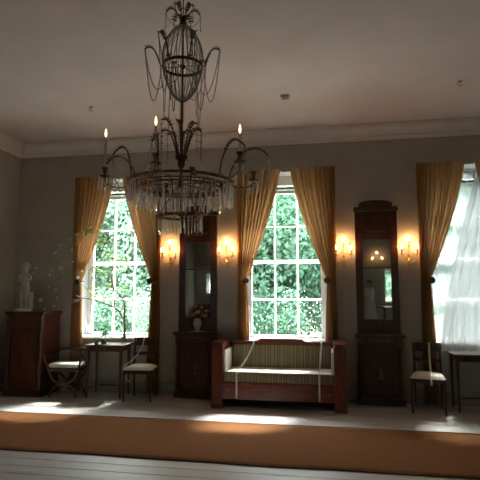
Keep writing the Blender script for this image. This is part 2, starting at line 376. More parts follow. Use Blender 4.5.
# ------------------------------------------------------------------ curtains
def curtain(c, side, label, seed):
    rnd = random.Random(seed); o = thing('gold_curtain', (c+side*.66, 7.085, 0), label, 'curtain', 'gold curtains at the windows')
    nu, nv = 130, 64; vs = []; fs = []; nf = 9; ph = [rnd.uniform(-.35, .35) for _ in range(nf+2)]; ztop, ztie = 3.38, 1.70
    for j in range(nv+1):
        z = ztop*(1-j/nv)+.015*(j/nv)
        if z >= ztie:
            s = (ztop-z)/(ztop-ztie); xo = .73-.015*s**3; xi = .075+(.59-.075)*s**1.35; A = .042-.008*s
        else:
            s = (ztie-z)/ztie; xo = .715+.01*min(1, s*3); xi = .59-.05*min(1, s*1.5)**.7; A = .028+.006*s
        for i in range(nu+1):
            u = i/nu; k = u*nf; q = k+ph[int(k)]*(1-(k % 1))+ph[int(k)+1]*(k % 1)
            f = math.sin(2*PI*q); f = math.copysign(abs(f)**.8, f)
            x = xo+(xi-xo)*u
            vs.append((side*(x-.66), A*f - .012*math.sin(PI*u)*(1 if z > ztie else 0), z))
    for j in range(nv):
        for i in range(nu):
            q = j*(nu+1)+i; fs.append((q, q+1, q+nu+2, q+nu+1))
    MB().add(vs, fs).build('drape', 'gold_fabric', o, True)
    MB().box(min(side*.07, -side*.58)-.0, .044, 3.345, max(side*.07, -side*.58), .084, 3.37).build('curtain_rail', 'white_paint', o)
    tb = MB(); tb.tube([(side*(.592-.66), -.034, 1.70), (side*(.63-.66), -.042, 1.675), (side*(.69-.66), -.036, 1.69), (side*(.708-.66), .0, 1.70), (side*(.70-.66), .05, 1.70), (side*(.70-.66), .084, 1.70)], .012, 6, 1.0)
    tb.build('tieback', 'gold_fabric', o, True)
    return o
NAMES = ('left window with the branch', 'window behind the sofa', 'right window with the sheer curtain')
for i, c in enumerate(WC):
    for s, nm in ((-1, 'left'), (1, 'right')):
        if i == 2 and s == 1: lab = 'gold curtain at the right edge beyond the sheer curtain'
        else: lab = 'gold curtain tied back on the %s side of the %s' % (nm, NAMES[i])
        curtain(c+(.04, .033, -.045)[i], s, lab, i*2+s)
        h = thing('curtain_holdback', (c+(.04, .033, -.045)[i]+s*.635, D, 1.70), 'dark round holdback knob on the %s side of the %s' % (nm, NAMES[i]), 'curtain holdback', 'round curtain holdbacks')
        MB().tube([(-s*.045, 0, 0), (-s*.045, -.19, 0)], .008, 8).build('stem', 'bronze', h, True)
        MB().lathe([(.0, .17), (.042, .172), (.049, .185), (.042, .20), (.03, .198), (.025, .205), (.018, .215), (.004, .218)], 20, (-s*.045, 0, 0), (0, -1, 0)).build('rosette', 'bronze', h, True)

# sheer curtains of the right window: one flat against the sash, one gathered and swept down to the left on to the table
def sheer(fn, nu, nv, material, label):
    vs = [fn(i/nu, j/nv) for j in range(nv+1) for i in range(nu+1)]; fs = []
    for j in range(nv):
        for i in range(nu): q = j*(nu+1)+i; fs.append((q, q+1, q+nu+2, q+nu+1))
    tag(MB().add(vs, fs).build('sheer_curtain', material, None, True), label, 'curtain', 'sheer curtains of the right window')
sheer(lambda u, v: (1.50+u*1.18, 7.375+.012*math.sin(u*47+v)+.006*math.sin(u*113), 3.30-(3.30-.85)*v), 90, 12, 'sheer_flat', 'flat sheer white curtain hanging close to the panes of the right window')
def swept(u, v):
    x0 = 2.20+(1.50-2.20)*v**.85; x1 = 2.62+(2.46-2.62)*v
    x = x0+(x1-x0)*u; y = 7.24-.10*v-.24*max(0, v-.74)/.26*(1-.3*u)
    if v < .95: z = 3.28-(3.28-.80)*v/.95
    else: z = .80-(.80-.746)*(v-.95)/.05
    y += (.030*(1-.35*v))*math.sin(u*34+v*1.5)+.010*math.sin(u*71+2*v); z += .008*abs(math.sin(u*23))*(1 if v > .94 else 0)
    return (x, y, max(z, .7395))
sheer(swept, 110, 60, 'sheer', 'gathered sheer white curtain swept left over the table at the right window')

# ------------------------------------------------------------------ furniture builders
def make_cabinet():
    o = thing('mahogany_cabinet', (-4.43, 6.86, 0), 'tall dark red mahogany cabinet with pilasters in the left corner', 'cabinet')
    w2, d2, h = .30, .25, 1.24
    MB().box(-w2-.01, -d2-.015, 0, w2+.01, d2, .10).build('plinth', 'dark_wood', o, bevel=.006)
    MB().box(-w2+.01, -d2+.02, .10, w2-.01, d2-.005, h-.04).build('body', 'cabinet_wood', o, bevel=.004)
    MB().box(-w2-.02, -d2-.03, h-.04, w2+.02, d2, h).build('top', 'dark_wood', o, bevel=.006)
    d = MB().box(-w2+.075, -d2+.004, .16, w2-.075, -d2+.022, .96).build('door', 'cabinet_wood', o, bevel=.004)
    e = MB(); e.lathe([(.0, 0), (.018, .003), (.014, .01), (0, .012)], 12, (0, -d2+.004, .56), (0, -1, 0)); e.ell((0, -d2-.002, .62), (.016, .006, .03)); e.ell((0, -d2-.002, .50), (.022, .006, .02)); e.ell((-.025, -d2-.002, .54), (.01, .005, .03)); e.ell((.025, -d2-.002, .54), (.01, .005, .03))
    e.build('escutcheon', 'gilt', d, True, label='small gilt lyre shaped mount')
    dr = MB().box(-w2+.075, -d2+.004, .99, w2-.075, -d2+.022, h-.06).build('drawer', 'cabinet_wood', o, bevel=.004)
    for x in (-.12, .12): MB().ell((x, -d2-.006, 1.09), .014).build('knob', 'gilt', dr, True)
    for s in (-1, 1):
        p = MB().lathe([(.03, .10), (.034, .12), (.027, .15), (.026, .5), (.023, 1.05), (.03, 1.08), (.034, 1.12)], 16, (s*(w2-.038), -d2+.012, 0)).build('pilaster', 'walnut', o, True)
        MB().lathe([(.035, 1.12), (.036, 1.14), (.03, 1.16), (.036, 1.2)], 16, (s*(w2-.038), -d2+.012, 0)).build('capital', 'aged_brass', p, True)
        MB().lathe([(.036, .101), (.037, .12), (.031, .13)], 16, (s*(w2-.038), -d2+.012, 0)).build('foot_ring', 'aged_brass', p, True)
    return o
make_cabinet()

def skin_mesh(name, nodes, edges, material, parent, sub=2, root=0):
    me = bpy.data.meshes.new(name); me.from_pydata([n[:3] for n in nodes], edges, []); me.update()
    o = bpy.data.objects.new(name, me); COL.objects.link(o); o.parent = parent; me.materials.append(MATS[material])
    o.modifiers.new('skin', 'SKIN').use_smooth_shade = True
    for i, n in enumerate(nodes):
        sv = me.skin_vertices[0].data[i]; r = n[3]; sv.radius = r if isinstance(r, tuple) else (r, r); sv.use_root = (i == root)
    s = o.modifiers.new('sub', 'SUBSURF'); s.levels = sub; s.render_levels = sub
    return o
# marble child figure on the cabinet
st = thing('marble_statue', (-4.535, 6.72, 1.24), 'pale marble statue of a standing child with folded arms on the cabinet', 'statue')
MB().lathe([(.11, 0), (.115, .012), (.105, .03), (.10, .04)], 20).build('plinth', 'marble', st, True)
N_ = [(0,0,.335,(.062,.05)), (0,.004,.40,(.056,.045)), (0,.0,.47,(.064,.048)), (0,.0,.525,(.05,.038)), (0,0,.555,(.026,.026)), (0,-.006,.60,(.05,.055)), (0,-.004,.645,(.052,.058)), (0,0,.685,(.03,.034)),
      (-.035,0,.30,(.042,.042)), (-.036,-.008,.19,(.03,.03)), (-.036,.004,.10,.021), (-.034,.006,.055,.017), (-.036,-.035,.048,.014),
      (.035,0,.30,(.042,.042)), (.038,-.016,.19,.03), (.034,.0,.10,.021), (.032,.004,.055,.017), (.036,-.04,.048,.014),
      (-.072,.0,.515,.026), (-.092,-.012,.445,.022), (-.045,-.062,.44,.019), (.02,-.066,.46,.016), (.045,-.066,.47,.012),
      (.072,.0,.515,.026), (.094,-.012,.45,.022), (.05,-.06,.475,.019), (-.01,-.07,.485,.016), (-.035,-.068,.49,.012)]
E_ = [(0,1),(1,2),(2,3),(3,4),(4,5),(5,6),(6,7),(0,8),(8,9),(9,10),(10,11),(11,12),(0,13),(13,14),(14,15),(15,16),(16,17),(3,18),(18,19),(19,20),(20,21),(21,22),(3,23),(23,24),(24,25),(25,26),(26,27)]
st.scale = (1.12, 1.12, 1.05)
skin_mesh('figure', N_, E_, 'marble', st)
hm = MB(); rr = random.Random(2)
for i in range(26):
    a = rr.uniform(0, 2*PI); b = rr.uniform(.05, 1.3); hm.ell((.052*math.cos(a)*math.cos(b), .014+.056*math.sin(a)*math.cos(b), .648+.05*math.sin(b)), .017, 6, 4)
hm.ell((0, -.064, .625), (.008, .012, .012)); hm.ell((-.02, -.056, .64), (.008, .006, .005)); hm.ell((.02, -.056, .64), (.008, .006, .005)); hm.ell((0, -.056, .6), (.013, .006, .005))
hm.build('hair_and_face', 'marble', st, True)
MB().lathe([(.042, .04), (.038, .10), (.034, .18), (.036, .25), (.026, .275), (.004, .28)], 10, (.085, .02, 0)).build('tree_stump', 'marble', st, True)

def make_curule():
    o = thing('curule_armchair', (-3.82, 6.86, 0), 'low dark armchair with crossed curved legs and white seat by the cabinet', 'armchair', rz=math.radians(4))
    R = .215; zs = .40
    for yy, nm in ((-.19, 'front'), (.11, 'back')):
        MB().tube(arc((0, yy, zs), R, PI, 2*PI, 18), .019, 8).build('upper_cross_leg', 'walnut', o, True)
        MB().tube(arc((0, yy, -.005), .20, .03, PI-.03, 18), .019, 8).build('lower_cross_leg', 'walnut', o, True)
        e = MB(); e.lathe([(0, -.025), (.028, -.02), (.03, 0), (.02, .008), (0, .012)], 14, (0, yy-.008, .19), (0, -1, 0)); e.build('boss', 'gilt', o, True)
    MB().tube([(0, -.19, .19), (0, .11, .19)], .014, 8).build('stretcher', 'walnut', o, True)
    MB().box(-.25, -.21, .37, .25, .13, .425).build('seat_frame', 'walnut', o, bevel=.008)
    s = MB(); s.box(-.24, -.205, .425, .24, .125, .485); s.build('seat_cushion', 'linen', o, bevel=.025, label='white seat cushion')
    for sd in (-1, 1):
        a = MB(); a.tube(bez((sd*.235, -.20, .40), (sd*.26, -.235, .52), (sd*.29, -.27, .56), (sd*.30, -.21, .60), 10), .014, 8)
        a.tube(bez((sd*.30, -.21, .60), (sd*.29, -.10, .56), (sd*.26, .06, .545), (sd*.25, .13, .60), 12), .015, 8)
        a.ell((sd*.30, -.21, .60), .022); a.build('armrest', 'walnut', o, True)
        MB().tube([(sd*.24, .12, .40), (sd*.25, .13, .60), (sd*.235, .15, .66)], .016, 8).build('back_post', 'walnut', o, True)
    MB().tube(bez((-.235, .15, .655), (-.1, .165, .67), (.1, .165, .67), (.235, .15, .655), 12), .02, 8, 1.4).build('back_rail', 'walnut', o, True)
    return o
make_curule()

def make_table(name, loc, wx, wy, h, label, rz=0, material='walnut'):
    o = thing(name, loc, label, 'table', rz=rz); a, b = wx/2, wy/2
    MB().box(-a, -b, h-.022, a, b, h).build('table_top', 'walnut', o, bevel=.005)
    MB().box(-a+.05, -b+.05, h-.10, a-.05, b-.05, h-.022).build('apron', material, o, bevel=.003)
    d = MB().box(-a*.5, -b+.042, h-.09, a*.5, -b+.052, h-.032).build('drawer', material, o, bevel=.003)
    MB().ell((0, -b+.036, h-.06), .011).build('knob', 'brass', d, True)
    for sx in (-1, 1):
        for sy in (-1, 1):
            x, y = sx*(a-.045), sy*(b-.045); m = MB()
            def q(r, z, dx=0, dy=0): return [(x-r, y-r, z), (x+r, y-r, z), (x+r, y+r, z), (x-r, y+r, z)]
            m.hexa(q(.011, 0), q(.020, h-.10)); m.hexa(q(.0205, h-.10), q(.0205, h-.022)); m.build('leg', material, o, bevel=.002)
    m = MB(); zz = .13
    for sx in (-1, 1): m.tube([(sx*(a-.045), -b+.045, zz), (sx*(a-.10), 0, zz+.015), (sx*(a-.045), b-.045, zz)], .010, 6)
    m.tube([(-a+.10, 0, zz+.015), (0, 0, zz+.03), (a-.10, 0, zz+.015)], .010, 6); m.build('stretcher', material, o, True)
    return o
T1 = make_table('side_table', (-3.215, 6.905, 0), .60, .43, .762, 'small slender side table with a plant under the left window', rz=math.radians(3))
make_table('side_table', (2.09, 6.895, 0), .92, .40, .735, 'dark side table under the right window with sheer curtain', material='dark_wood')

def make_chair(loc, rz, label, pale):
    o = thing('side_chair', loc, label, 'chair', 'matching side chairs', rz)
    for s in (-1, 1):
        MB().lathe([(.010, 0), (.014, .02), (.0125, .04), (.018, .36), (.022, .38), (.022, .44)], 10, (s*.195, -.19, 0)).build('front_leg', 'dark_wood', o, True)
        MB().tube([(s*.165, .235, 0), (s*.165, .20, .2), (s*.165, .19, .42), (s*.163, .20, .62), (s*.16, .225, .84)], [.013, .016, .019, .017, .014], 8).build('rear_leg', 'dark_wood', o, True)
        MB().box(s*.18-.012, -.18, .385, s*.18+.012, .185, .435).build('side_rail', 'dark_wood', o, bevel=.003)
    MB().box(-.19, -.205, .385, .19, -.18, .435).build('front_rail', 'dark_wood', o, bevel=.003)
    MB().box(-.16, .175, .385, .16, .20, .435).build('back_seat_rail', 'dark_wood', o, bevel=.003)
    m = MB(); n = 14; vs = []; fs = []
    for j in range(n+1):
        for i in range(n+1):
            u, v = 2*i/n-1, 2*j/n-1; wdt = .222-.032*(v+1)/2
            vs.append((u*wdt, v*.205-.005, .437+.055*(1-abs(u)**4)**.5*(1-abs(v)**4)**.5))
    for j in range(n):
        for i in range(n): q = j*(n+1)+i; fs.append((q, q+1, q+n+2, q+n+1))
    m.add(vs, fs); m.add([(-.222, -.21, .437), (.222, -.21, .437), (.19, .2, .437), (-.19, .2, .437)], [(0, 3, 2, 1)]); m.build('seat_cushion', 'pale_stripe', o, True, label='pale striped padded seat')
    m = MB(); c = [(-.185, .245), (-.09, .262), (0, .267), (.09, .262), (.185, .245)]
    for (x0, y0), (x1, y1) in zip(c, c[1:]): m.hexa([(x0, y0-.022, .735), (x1, y1-.022, .735), (x1, y1, .735), (x0, y0, .735)], [(x0, y0-.02, .85), (x1, y1-.02, .85), (x1, y1+.004, .85), (x0, y0+.004, .85)])
    m.build('crest_rail', 'dark_wood', o)
    m = MB(); c = [(-.16, .203), (0, .222), (.16, .203)]
    for (x0, y0), (x1, y1) in zip(c, c[1:]): m.hexa([(x0, y0-.012, .60), (x1, y1-.012, .60), (x1, y1+.008, .60), (x0, y0+.008, .60)], [(x0, y0-.012, .645), (x1, y1-.012, .645), (x1, y1+.008, .645), (x0, y0+.008, .645)])
    m.build('back_splat', 'dark_wood', o)
    return o
C1 = make_chair((-2.64, 6.765, 0), math.radians(5), 'dark side chair with pale seat beside the left table', 0)
C2 = make_chair((1.305, 6.745, 0), math.radians(-11), 'dark side chair with pale seat left of the right table', 0)

# ------------------------------------------------------------------ sofa
so = thing('box_sofa', (-.63, 6.73, 0), 'red mahogany box sofa with striped upholstery under the middle window', 'sofa')
sw, y0, y1 = .885, -.30, .31
for s in (-1, 1):
    x0, x1 = sorted((s*sw, s*(sw-.15)))
    a = MB(); a.prism_y([(x0, 0), (x1, 0), (x1, .81), (x1-.02, .845), (x0+.02, .845), (x0, .81)], y0, y1); a.build('arm', 'mahogany', so, bevel=.006)
    u0, u1 = sorted((s*(sw-.15), s*(sw-.18)))
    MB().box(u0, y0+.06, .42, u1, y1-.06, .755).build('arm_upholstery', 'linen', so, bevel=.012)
    fx0, fx1 = sorted((s*(sw+.006), s*(sw-.156)))
    MB().box(fx0, y0-.008, .0, fx1, y0+.10, .05).build('foot_block', 'mahogany', so, bevel=.004)
    MB().prism_y([(x0-.012, .845), (x1+.012, .845), (x1+.012, .862), (x0-.012, .862)], y0-.012, y1).build('arm_cap', 'mahogany', so, bevel=.005)
MB().box(-sw+.15, y0+.03, .115, sw-.15, y0+.075, .335).build('front_rail', 'mahogany_h', so, bevel=.004)
g = MB()
for dx in (-.16, -.12, -.08, -.045, 0, .045, .08, .12, .16): g.ell((dx, y0+.028, .225+.012*math.cos(dx*40)), (.018, .004, .010), 8, 4)
g.ell((0, y0+.027, .235), (.03, .005, .022), 10, 5); g.build('gilt_mount', 'gilt', so, True)
for s in (-1, 1):
    g = MB(); g.ell((s*.66, y0+.028, .225), (.03, .004, .012), 8, 4); g.ell((s*.66, y0+.028, .245), (.012, .004, .012), 8, 4); g.ell((s*.66, y0+.028, .205), (.012, .004, .012), 8, 4); g.build('gilt_mount', 'gilt', so, True)
MB().box(-sw+.15, y0+.10, .14, sw-.15, y1-.02, .33).build('seat_frame', 'dark_wood', so)
MB().box(-sw+.152, y0+.035, .335, sw-.152, y1-.11, .465).build('seat_cushion', 'striped_fabric', so, bevel=.022)
MB().box(-sw+.19, y0+.05, .464, sw-.19, y1-.115, .474).build('seat_top', 'linen', so, bevel=.004, label='white seat top')  # thin white layer on top of the striped cushion
b = MB(); b.hexa([(-sw+.18, y1-.11, .45), (sw-.18, y1-.11, .45), (sw-.18, y1-.02, .45), (-sw+.18, y1-.02, .45)], [(-sw+.18, y1-.075, .79), (sw-.18, y1-.075, .79), (sw-.18, y1-.02, .79), (-sw+.18, y1-.02, .79)])
b.build('backrest', 'striped_fabric', so, bevel=.015)
MB().box(-sw+.15, y1-.085, .78, sw-.15, y1, .835).build('back_rail', 'mahogany_h', so, bevel=.005)
MB().prism_y([(-.34, .835), (.34, .835), (.30, .87), (-.30, .87)], y1-.08, y1-.01).build('back_crest', 'mahogany_h', so, bevel=.004)
MB().box(-sw+.15, y1-.02, .12, sw-.15, y1-.002, .79).build('back_panel', 'mahogany_h', so)

def ribbon(name, pts, w, across, label):
    m = MB(); vs = []; fs = []; ac = Vector(across).normalized()*w/2
    for p in pts: p = Vector(p); vs += [p-ac, p+ac]
    for i in range(len(pts)-1): fs.append((2*i, 2*i+1, 2*i+3, 2*i+2))
    o = m.add(vs, fs).build(name, 'ribbon', None, True); md = o.modifiers.new('thick', 'SOLIDIFY'); md.thickness = .0015
    return tag(o, label, 'ribbon', 'white barrier ribbons on the seats')
sx, sy = -.63, 6.73
for xt, xb, lab in ((-1.02, -1.18, 'white ribbon slanting over the left half of the sofa'), (-.06, -.09, 'white ribbon hanging over the right half of the sofa')):
    P = [(xt, sy+y1-.05, .838), (xt, sy+y1-.09, .839), (xt, sy+y1-.094, .80)] + [Vector((xt, sy+y1-.094, .80)).lerp(Vector((xb, sy+.02, .480)), k/10)-Vector((0, 0, .03*math.sin(PI*k/10))) for k in range(1, 11)]
    P += [(xb, sy+y0+.06, .478), (xb, sy+y0+.031, .455), (xb, sy+y0+.024, .33), (xb, sy+y0+.022, .13)]
    ribbon('ribbon', P, .026, (1, 0, 0), lab)
def loc(o, p): return Matrix.Translation(o.location) @ Matrix.Rotation(o.rotation_euler.z, 4, 'Z') @ Vector(p)
R1 = [loc(C1, p) for p in [(-.02, .258, .853), (-.03, .232, .850), (-.05, .226, .74), (-.10, .14, .62), (-.16, .04, .53), (-.205, -.06, .50), (-.222, -.10, .475), (-.228, -.10, .40), (-.20, -.12, .32), (-.12, -.14, .26)]]
ribbon('ribbon', R1, .022, (1, -.3, 0), 'white ribbon slanting from the back of the left side chair')
R2 = [loc(C2, p) for p in [(.03, .27, .853), (.03, .236, .853), (.03, .232, .72), (.035, .15, .54), (.04, .08, .502), (.04, -.1, .498), (.04, -.20, .462), (.04, -.214, .43), (.04, -.214, .36)]]
ribbon('ribbon', R2, .024, (1, 0, 0), 'white ribbon hanging down the middle of the right side chair')

# ------------------------------------------------------------------ pier consoles and mirrors
def make_console(cx, label, column):
    o = thing('pier_console', (cx, D, 0), label, 'console table', 'mahogany pier consoles')
    hw = .33; h = .945
    MB().box(-hw, -.25, h-.035, hw, -.024, h).build('top', 'dark_mahogany', o, bevel=.006)
    MB().box(-hw+.035, -.225, h-.125, hw-.035, -.024, h-.035).build('frieze', 'dark_mahogany', o, bevel=.003)
    g = MB()
    for k in range(9): g.ell((-.16+.04*k, -.227, h-.08+.008*(k % 2)), (.02, .004, .009), 8, 4)
    g.build('gilt_mount', 'gilt', o, True)
    MB().box(-hw+.02, -.235, 0, hw-.02, -.024, .09).build('plinth', 'dark_wood', o, bevel=.005)
    MB().box(-hw+.05, -.185, .09, hw-.05, -.024, h-.125).build('body', 'dark_mahogany', o, bevel=.003)
    d = MB().box(-hw+.12, -.197, .14, hw-.12, -.184, h-.17).build('door', 'dark_mahogany', o, bevel=.004)
    g = MB(); g.ell((0, -.199, .42), (.022, .005, .045), 10, 6); g.ell((0, -.199, .36), (.035, .005, .02), 10, 6); g.ell((0, -.199, .475), (.014, .005, .014), 8, 5); g.build('escutcheon', 'gilt', d, True)
    for s in (-1, 1):
        p = MB().lathe([(.028, .09), (.030, .11), (.024, .13), (.024, .4), (.021, .74), (.027, .77), (.03, .82)], 14, (s*(hw-.065), -.205, 0)).build('column', column, o, True)
        MB().lathe([(.031, .78), (.033, .80), (.028, .81), (.031, .82)], 14, (s*(hw-.065), -.205, 0)).build('capital', 'aged_brass', p, True)
        MB().box(s*(hw-.065)-.03, -.230, h-.122, s*(hw-.065)+.03, -.2255, h-.038).build('corner_block', 'walnut', o)
    return o
def make_mirror(cx, label):
    o = thing('pier_mirror', (cx, D, .945), label, 'mirror', 'tall mahogany pier mirrors'); z = lambda a: a-.945
    hw, gl = .295, .195
    for s in (-1, 1):
        x0, x1 = sorted((s*hw, s*gl)); MB().box(x0, -.07, 0, x1, -.002, z(2.70)).build('stile', 'dark_mahogany', o, bevel=.005)
    MB().box(-gl, -.065, 0, gl, -.002, z(1.15)).build('bottom_rail', 'dark_mahogany', o, bevel=.004)
    MB().box(-gl, -.065, z(2.29), gl, -.002, z(2.70)).build('head_panel', 'dark_mahogany', o, bevel=.004)
    g = MB()
    for k in range(11):
        u = k/10*2-1; g.ell((u*.14, -.068, z(2.40)+.03*u*u), (.014, .004, .008), 8, 4)
    g.build('gilt_festoon', 'aged_brass', o, True)
    MB().box(-gl, -.05, z(1.872), gl, -.03, z(1.887)).build('glass_bar', 'walnut', o)
    MB().box(-hw-.02, -.10, z(2.70), hw+.02, -.002, z(2.735)).build('cornice', 'dark_wood', o, bevel=.006)
    MB().box(-hw-.01, -.085, z(2.735), hw+.01, -.002, z(2.765)).build('cornice_step', 'dark_wood', o, bevel=.006)
    pr = [(-.235, z(2.765)), (.235, z(2.765)), (.235, z(2.82)), (.215, z(2.82))]+[(.215*math.cos(a), z(2.82)+.042*math.sin(a)) for a in [PI*k/14 for k in range(1, 14)]]+[(-.215, z(2.82)), (-.235, z(2.82))]
    MB().prism_y(pr, -.075, -.002).build('crest', 'dark_mahogany', o, bevel=.004)
    for a, b in ((1.15, 1.872), (1.887, 2.29)):
        hh = z(b)-z(a); g = MB().box(-gl, -.002, -hh/2, gl, .002, hh/2).build('mirror_glass', 'mirror_glass', o); g.location = (0, -.04, (z(a)+z(b))/2); g.rotation_euler = (math.radians(.75), 0, 0)
    MB().box(-gl, -.022, z(1.15), gl, -.004, z(2.29)).build('back_board', 'dark_wood', o)
    return o
make_console(-1.895, 'dark mahogany pier console with a flower vase, left of the sofa', 'dark_wood')
make_console(.742, 'dark mahogany pier console between sofa and right chair', 'dark_mahogany')
make_mirror(-1.90, 'tall mahogany framed mirror behind the chandelier, above the flower vase')
make_mirror(.742, 'tall mahogany framed mirror with arched crest right of the sofa')

# flower vase on the left console
vx, vy, vz = -1.865, 6.985, .945
sc_ = MB().lathe([(.05, 0), (.11, .004), (.125, .012), (.12, .014), (.06, .008)], 24, (0, 0, 0)).build('saucer', 'porcelain', None, True); sc_.location = (vx, vy-.01, vz)
tag(sc_, 'flat white dish under the flower vase', 'dish')
v = thing('flower_vase', (vx, vy, vz+.013), 'white patterned porcelain vase on the left console', 'vase')
MB().lathe([(.032, 0), (.036, .008), (.03, .018), (.05, .06), (.062, .105), (.058, .14), (.042, .165), (.05, .185), (.044, .183), (.03, .16), (.0, .15)], 24).build('vase_body', 'porcelain', v, True)
fl = thing('flower_bouquet', (vx, vy, vz+.19), 'bouquet of peach and cream flowers in the white vase', 'flowers'); rr = random.Random(4)
HD = [(.02, -.06, .10, 'peach_petal', .046), (.10, -.05, .05, 'rose_petal', .05), (-.06, -.05, .06, 'cream_petal', .038), (.06, .0, .17, 'peach_petal', .036), (-.02, .02, .19, 'cream_petal', .03), (-.10, .0, .10, 'rose_petal', .034), (.13, .01, .12, 'peach_petal', .034)]
for x, yy, z, pm, r in HD:
    m = MB()
    for ring, (k, tilt, sz) in enumerate(((8, .25, 1.0), (6, .7, .8), (4, 1.15, .6))):
        for q in range(k):
            a = 2*PI*q/k+ring*.4; d = Vector((math.cos(a)*math.cos(tilt), math.sin(a)*math.cos(tilt)-.5*math.cos(tilt)*0, math.sin(tilt)))
            d = Quaternion((1, 0, 0), .7) @ d; m.leaf((x, yy, z), d, Quaternion((1, 0, 0), .7) @ Vector((0, 0, 1)), r*sz, r*sz*.9)
    m.build('flower_head', pm, fl, True)
    MB().tube(bez((x*.05, 0, -.03), (x*.1, 0, .03), (x*.7, yy, z-.05), (x, yy, z), 6), .003, 5).build('stem', 'dark_leaf', fl)
lm = MB()
for k in range(70):
    a = rr.uniform(0, 2*PI); lm.leaf((rr.uniform(-.11, .12), rr.uniform(-.03, .03), rr.uniform(-.01, .15)), (math.cos(a), math.sin(a)*.6, rr.uniform(-.3, .9)), (0, 0, 1), rr.uniform(.04, .08), .03)
lm.build('foliage', 'dark_leaf', fl)

# ------------------------------------------------------------------ wall sconces
def make_sconce(loc_, label, group='brass candle sconces beside the mirrors', rz=0.0, k=1.0, fm='flame'):
    o = thing('wall_sconce', loc_, label, 'wall sconce', group, rz); o.scale = (k, k, k)
    m = MB(); m.lathe([(0, 0), (.034, .002), (.034, .008), (.022, .016), (0, .02)], 16, (0, 0, .0), (0, -1, 0)); m.ell((0, -.01, .05), (.018, .008, .035)); m.ell((0, -.01, -.05), (.014, .008, .03)); m.build('backplate', 'brass', o, True)
    MB().tube([(0, -.012, .02), (0, -.075, .05), (0, -.08, .12), (0, -.08, .20)], .005, 6).build('stem', 'brass', o, True)
    for dx, zc, yy in ((-.105, .085, -.105), (.105, .085, -.105), (0, .205, -.08)):
        if dx: MB().tube(bez((0, -.015, -.005), (dx*.5, -.06, -.075), (dx, yy, -.06), (dx, yy, zc), 14), .005, 6).build('arm', 'brass', o, True)
        MB().lathe([(.004, zc-.012), (.020, zc-.006), (.022, zc), (.012, zc+.004), (.010, zc+.014), (.002, zc+.015)], 12, (dx, yy, 0)).build('drip_cup', 'brass', o, True)
        cz = MB().lathe([(.0085, zc+.004), (.0085, zc+.066), (.004, zc+.069)], 10, (dx, yy, 0)).build('candle', 'candle_sleeve', o, True)
        f = MB().lathe([(.002, zc+.069), (.0062, zc+.078), (.007, zc+.086), (.005, zc+.098), (.0025, zc+.11), (.0006, zc+.116)], 10, (dx, yy, 0)).build('flame', fm, cz, True)
        for a in range(5):
            b = 2*PI*a/5; MB().octa((dx+.02*math.cos(b), yy+.02*math.sin(b), zc-.022), .005, (0, 0, 1), 2.4).build('crystal_drop', 'crystal', o)
    ch = MB()
    for s in (-1, 1): ch.chain(sag((s*.105, -.105, .08), (0, -.08, .20), .05, 10), .004, .011); ch.chain(sag((s*.105, -.105, .08), (0, -.03, -.03), .03, 10), .004, .011)
    ch.build('bead_chain', 'crystal', o)
    MB().octa((0, -.03, -.085), .012, (0, 0, 1), 1.8).build('crystal_drop', 'crystal', o)
    return o
for sxx, lab in ((-2.35, 'lit brass sconce left of the left mirror'), (-1.455, 'lit brass sconce between left mirror and middle curtain'), (.283, 'lit brass sconce left of the right mirror'), (1.19, 'lit brass sconce right of the right mirror')):
    make_sconce((sxx, D, 2.0), lab)

# ------------------------------------------------------------------ chandelier
CX, CYY = -1.045, 3.40
ch = thing('crystal_chandelier', (CX, CYY, 1.97), 'large crystal chandelier with egg shaped bead cage and candles', 'chandelier'); Z = lambda z: z-1.97
cr = random.Random(11)
MB().lathe([(.0, Z(4.0)), (.06, Z(4.0)), (.05, Z(3.975)), (.012, Z(3.96)), (.006, Z(3.955))][::-1], 16).build('ceiling_rose', 'aged_brass', ch, True)
MB().tube([(0, 0, Z(3.96)), (0, 0, Z(3.66))], .004, 8).build('suspension_wire', 'aged_brass', ch, True)
MB().lathe([(.006, Z(2.99)), (.008, Z(3.05)), (.007, Z(3.585)), (.02, Z(3.59)), (.028, Z(3.61)), (.018, Z(3.63)), (.026, Z(3.65)), (.012, Z(3.67)), (.003, Z(3.68))], 14).build('crown_hub', 'bronze', ch, True)
for k in range(6):      # crown fronds with their chains
    a = 2*PI*k/6+.35; R = .135; tip = Vector((R*math.cos(a), R*math.sin(a), Z(3.685)))
    P = bez((.02*math.cos(a), .02*math.sin(a), Z(3.63)), (.04*math.cos(a), .04*math.sin(a), Z(3.71)), (.09*math.cos(a), .09*math.sin(a), Z(3.775)), tip, 10)
    f = MB().frond(P, .004, .032).build('crown_frond', 'bronze', ch, True)
    m = MB(); m.chain([tip, tip-Vector((0, 0, .10))], .0045, .011)
    m.chain(sag(tip, (.018*math.cos(a), .018*math.sin(a), Z(3.63)), .06), .0042, .011); m.octa(tip-Vector((0, 0, .115)), .006, (0, 0, 1), 2.2); m.build('bead_chain', 'crystal_bead', f)
def egg(t):             # t 0 top .. 1 bottom
    z = 3.60-(3.60-2.985)*t; r = .156*math.sin(PI*min(1, t**.86))**(.70 if t < .5 else .52) if 0 < t < 1 else 0
    return max(r, .012), Z(z)
rib = MB(); rib.chain([(egg(t/40)[0], 0, egg(t/40)[1]) for t in range(41)], .0066, .0140); rib_me = rib.mesh('bead_rib', 'crystal_bead')
for k in range(24): inst('bead_rib', rib_me, ch, rz=2*PI*k/24)
def band(r, z, h, th, n=64, matn='aged_brass', nm='ring'):
    return MB().lathe([(r, Z(z)-h/2), (r, Z(z)+h/2), (r-th, Z(z)+h/2), (r-th, Z(z)-h/2), (r, Z(z)-h/2)], n).build(nm, matn, ch)
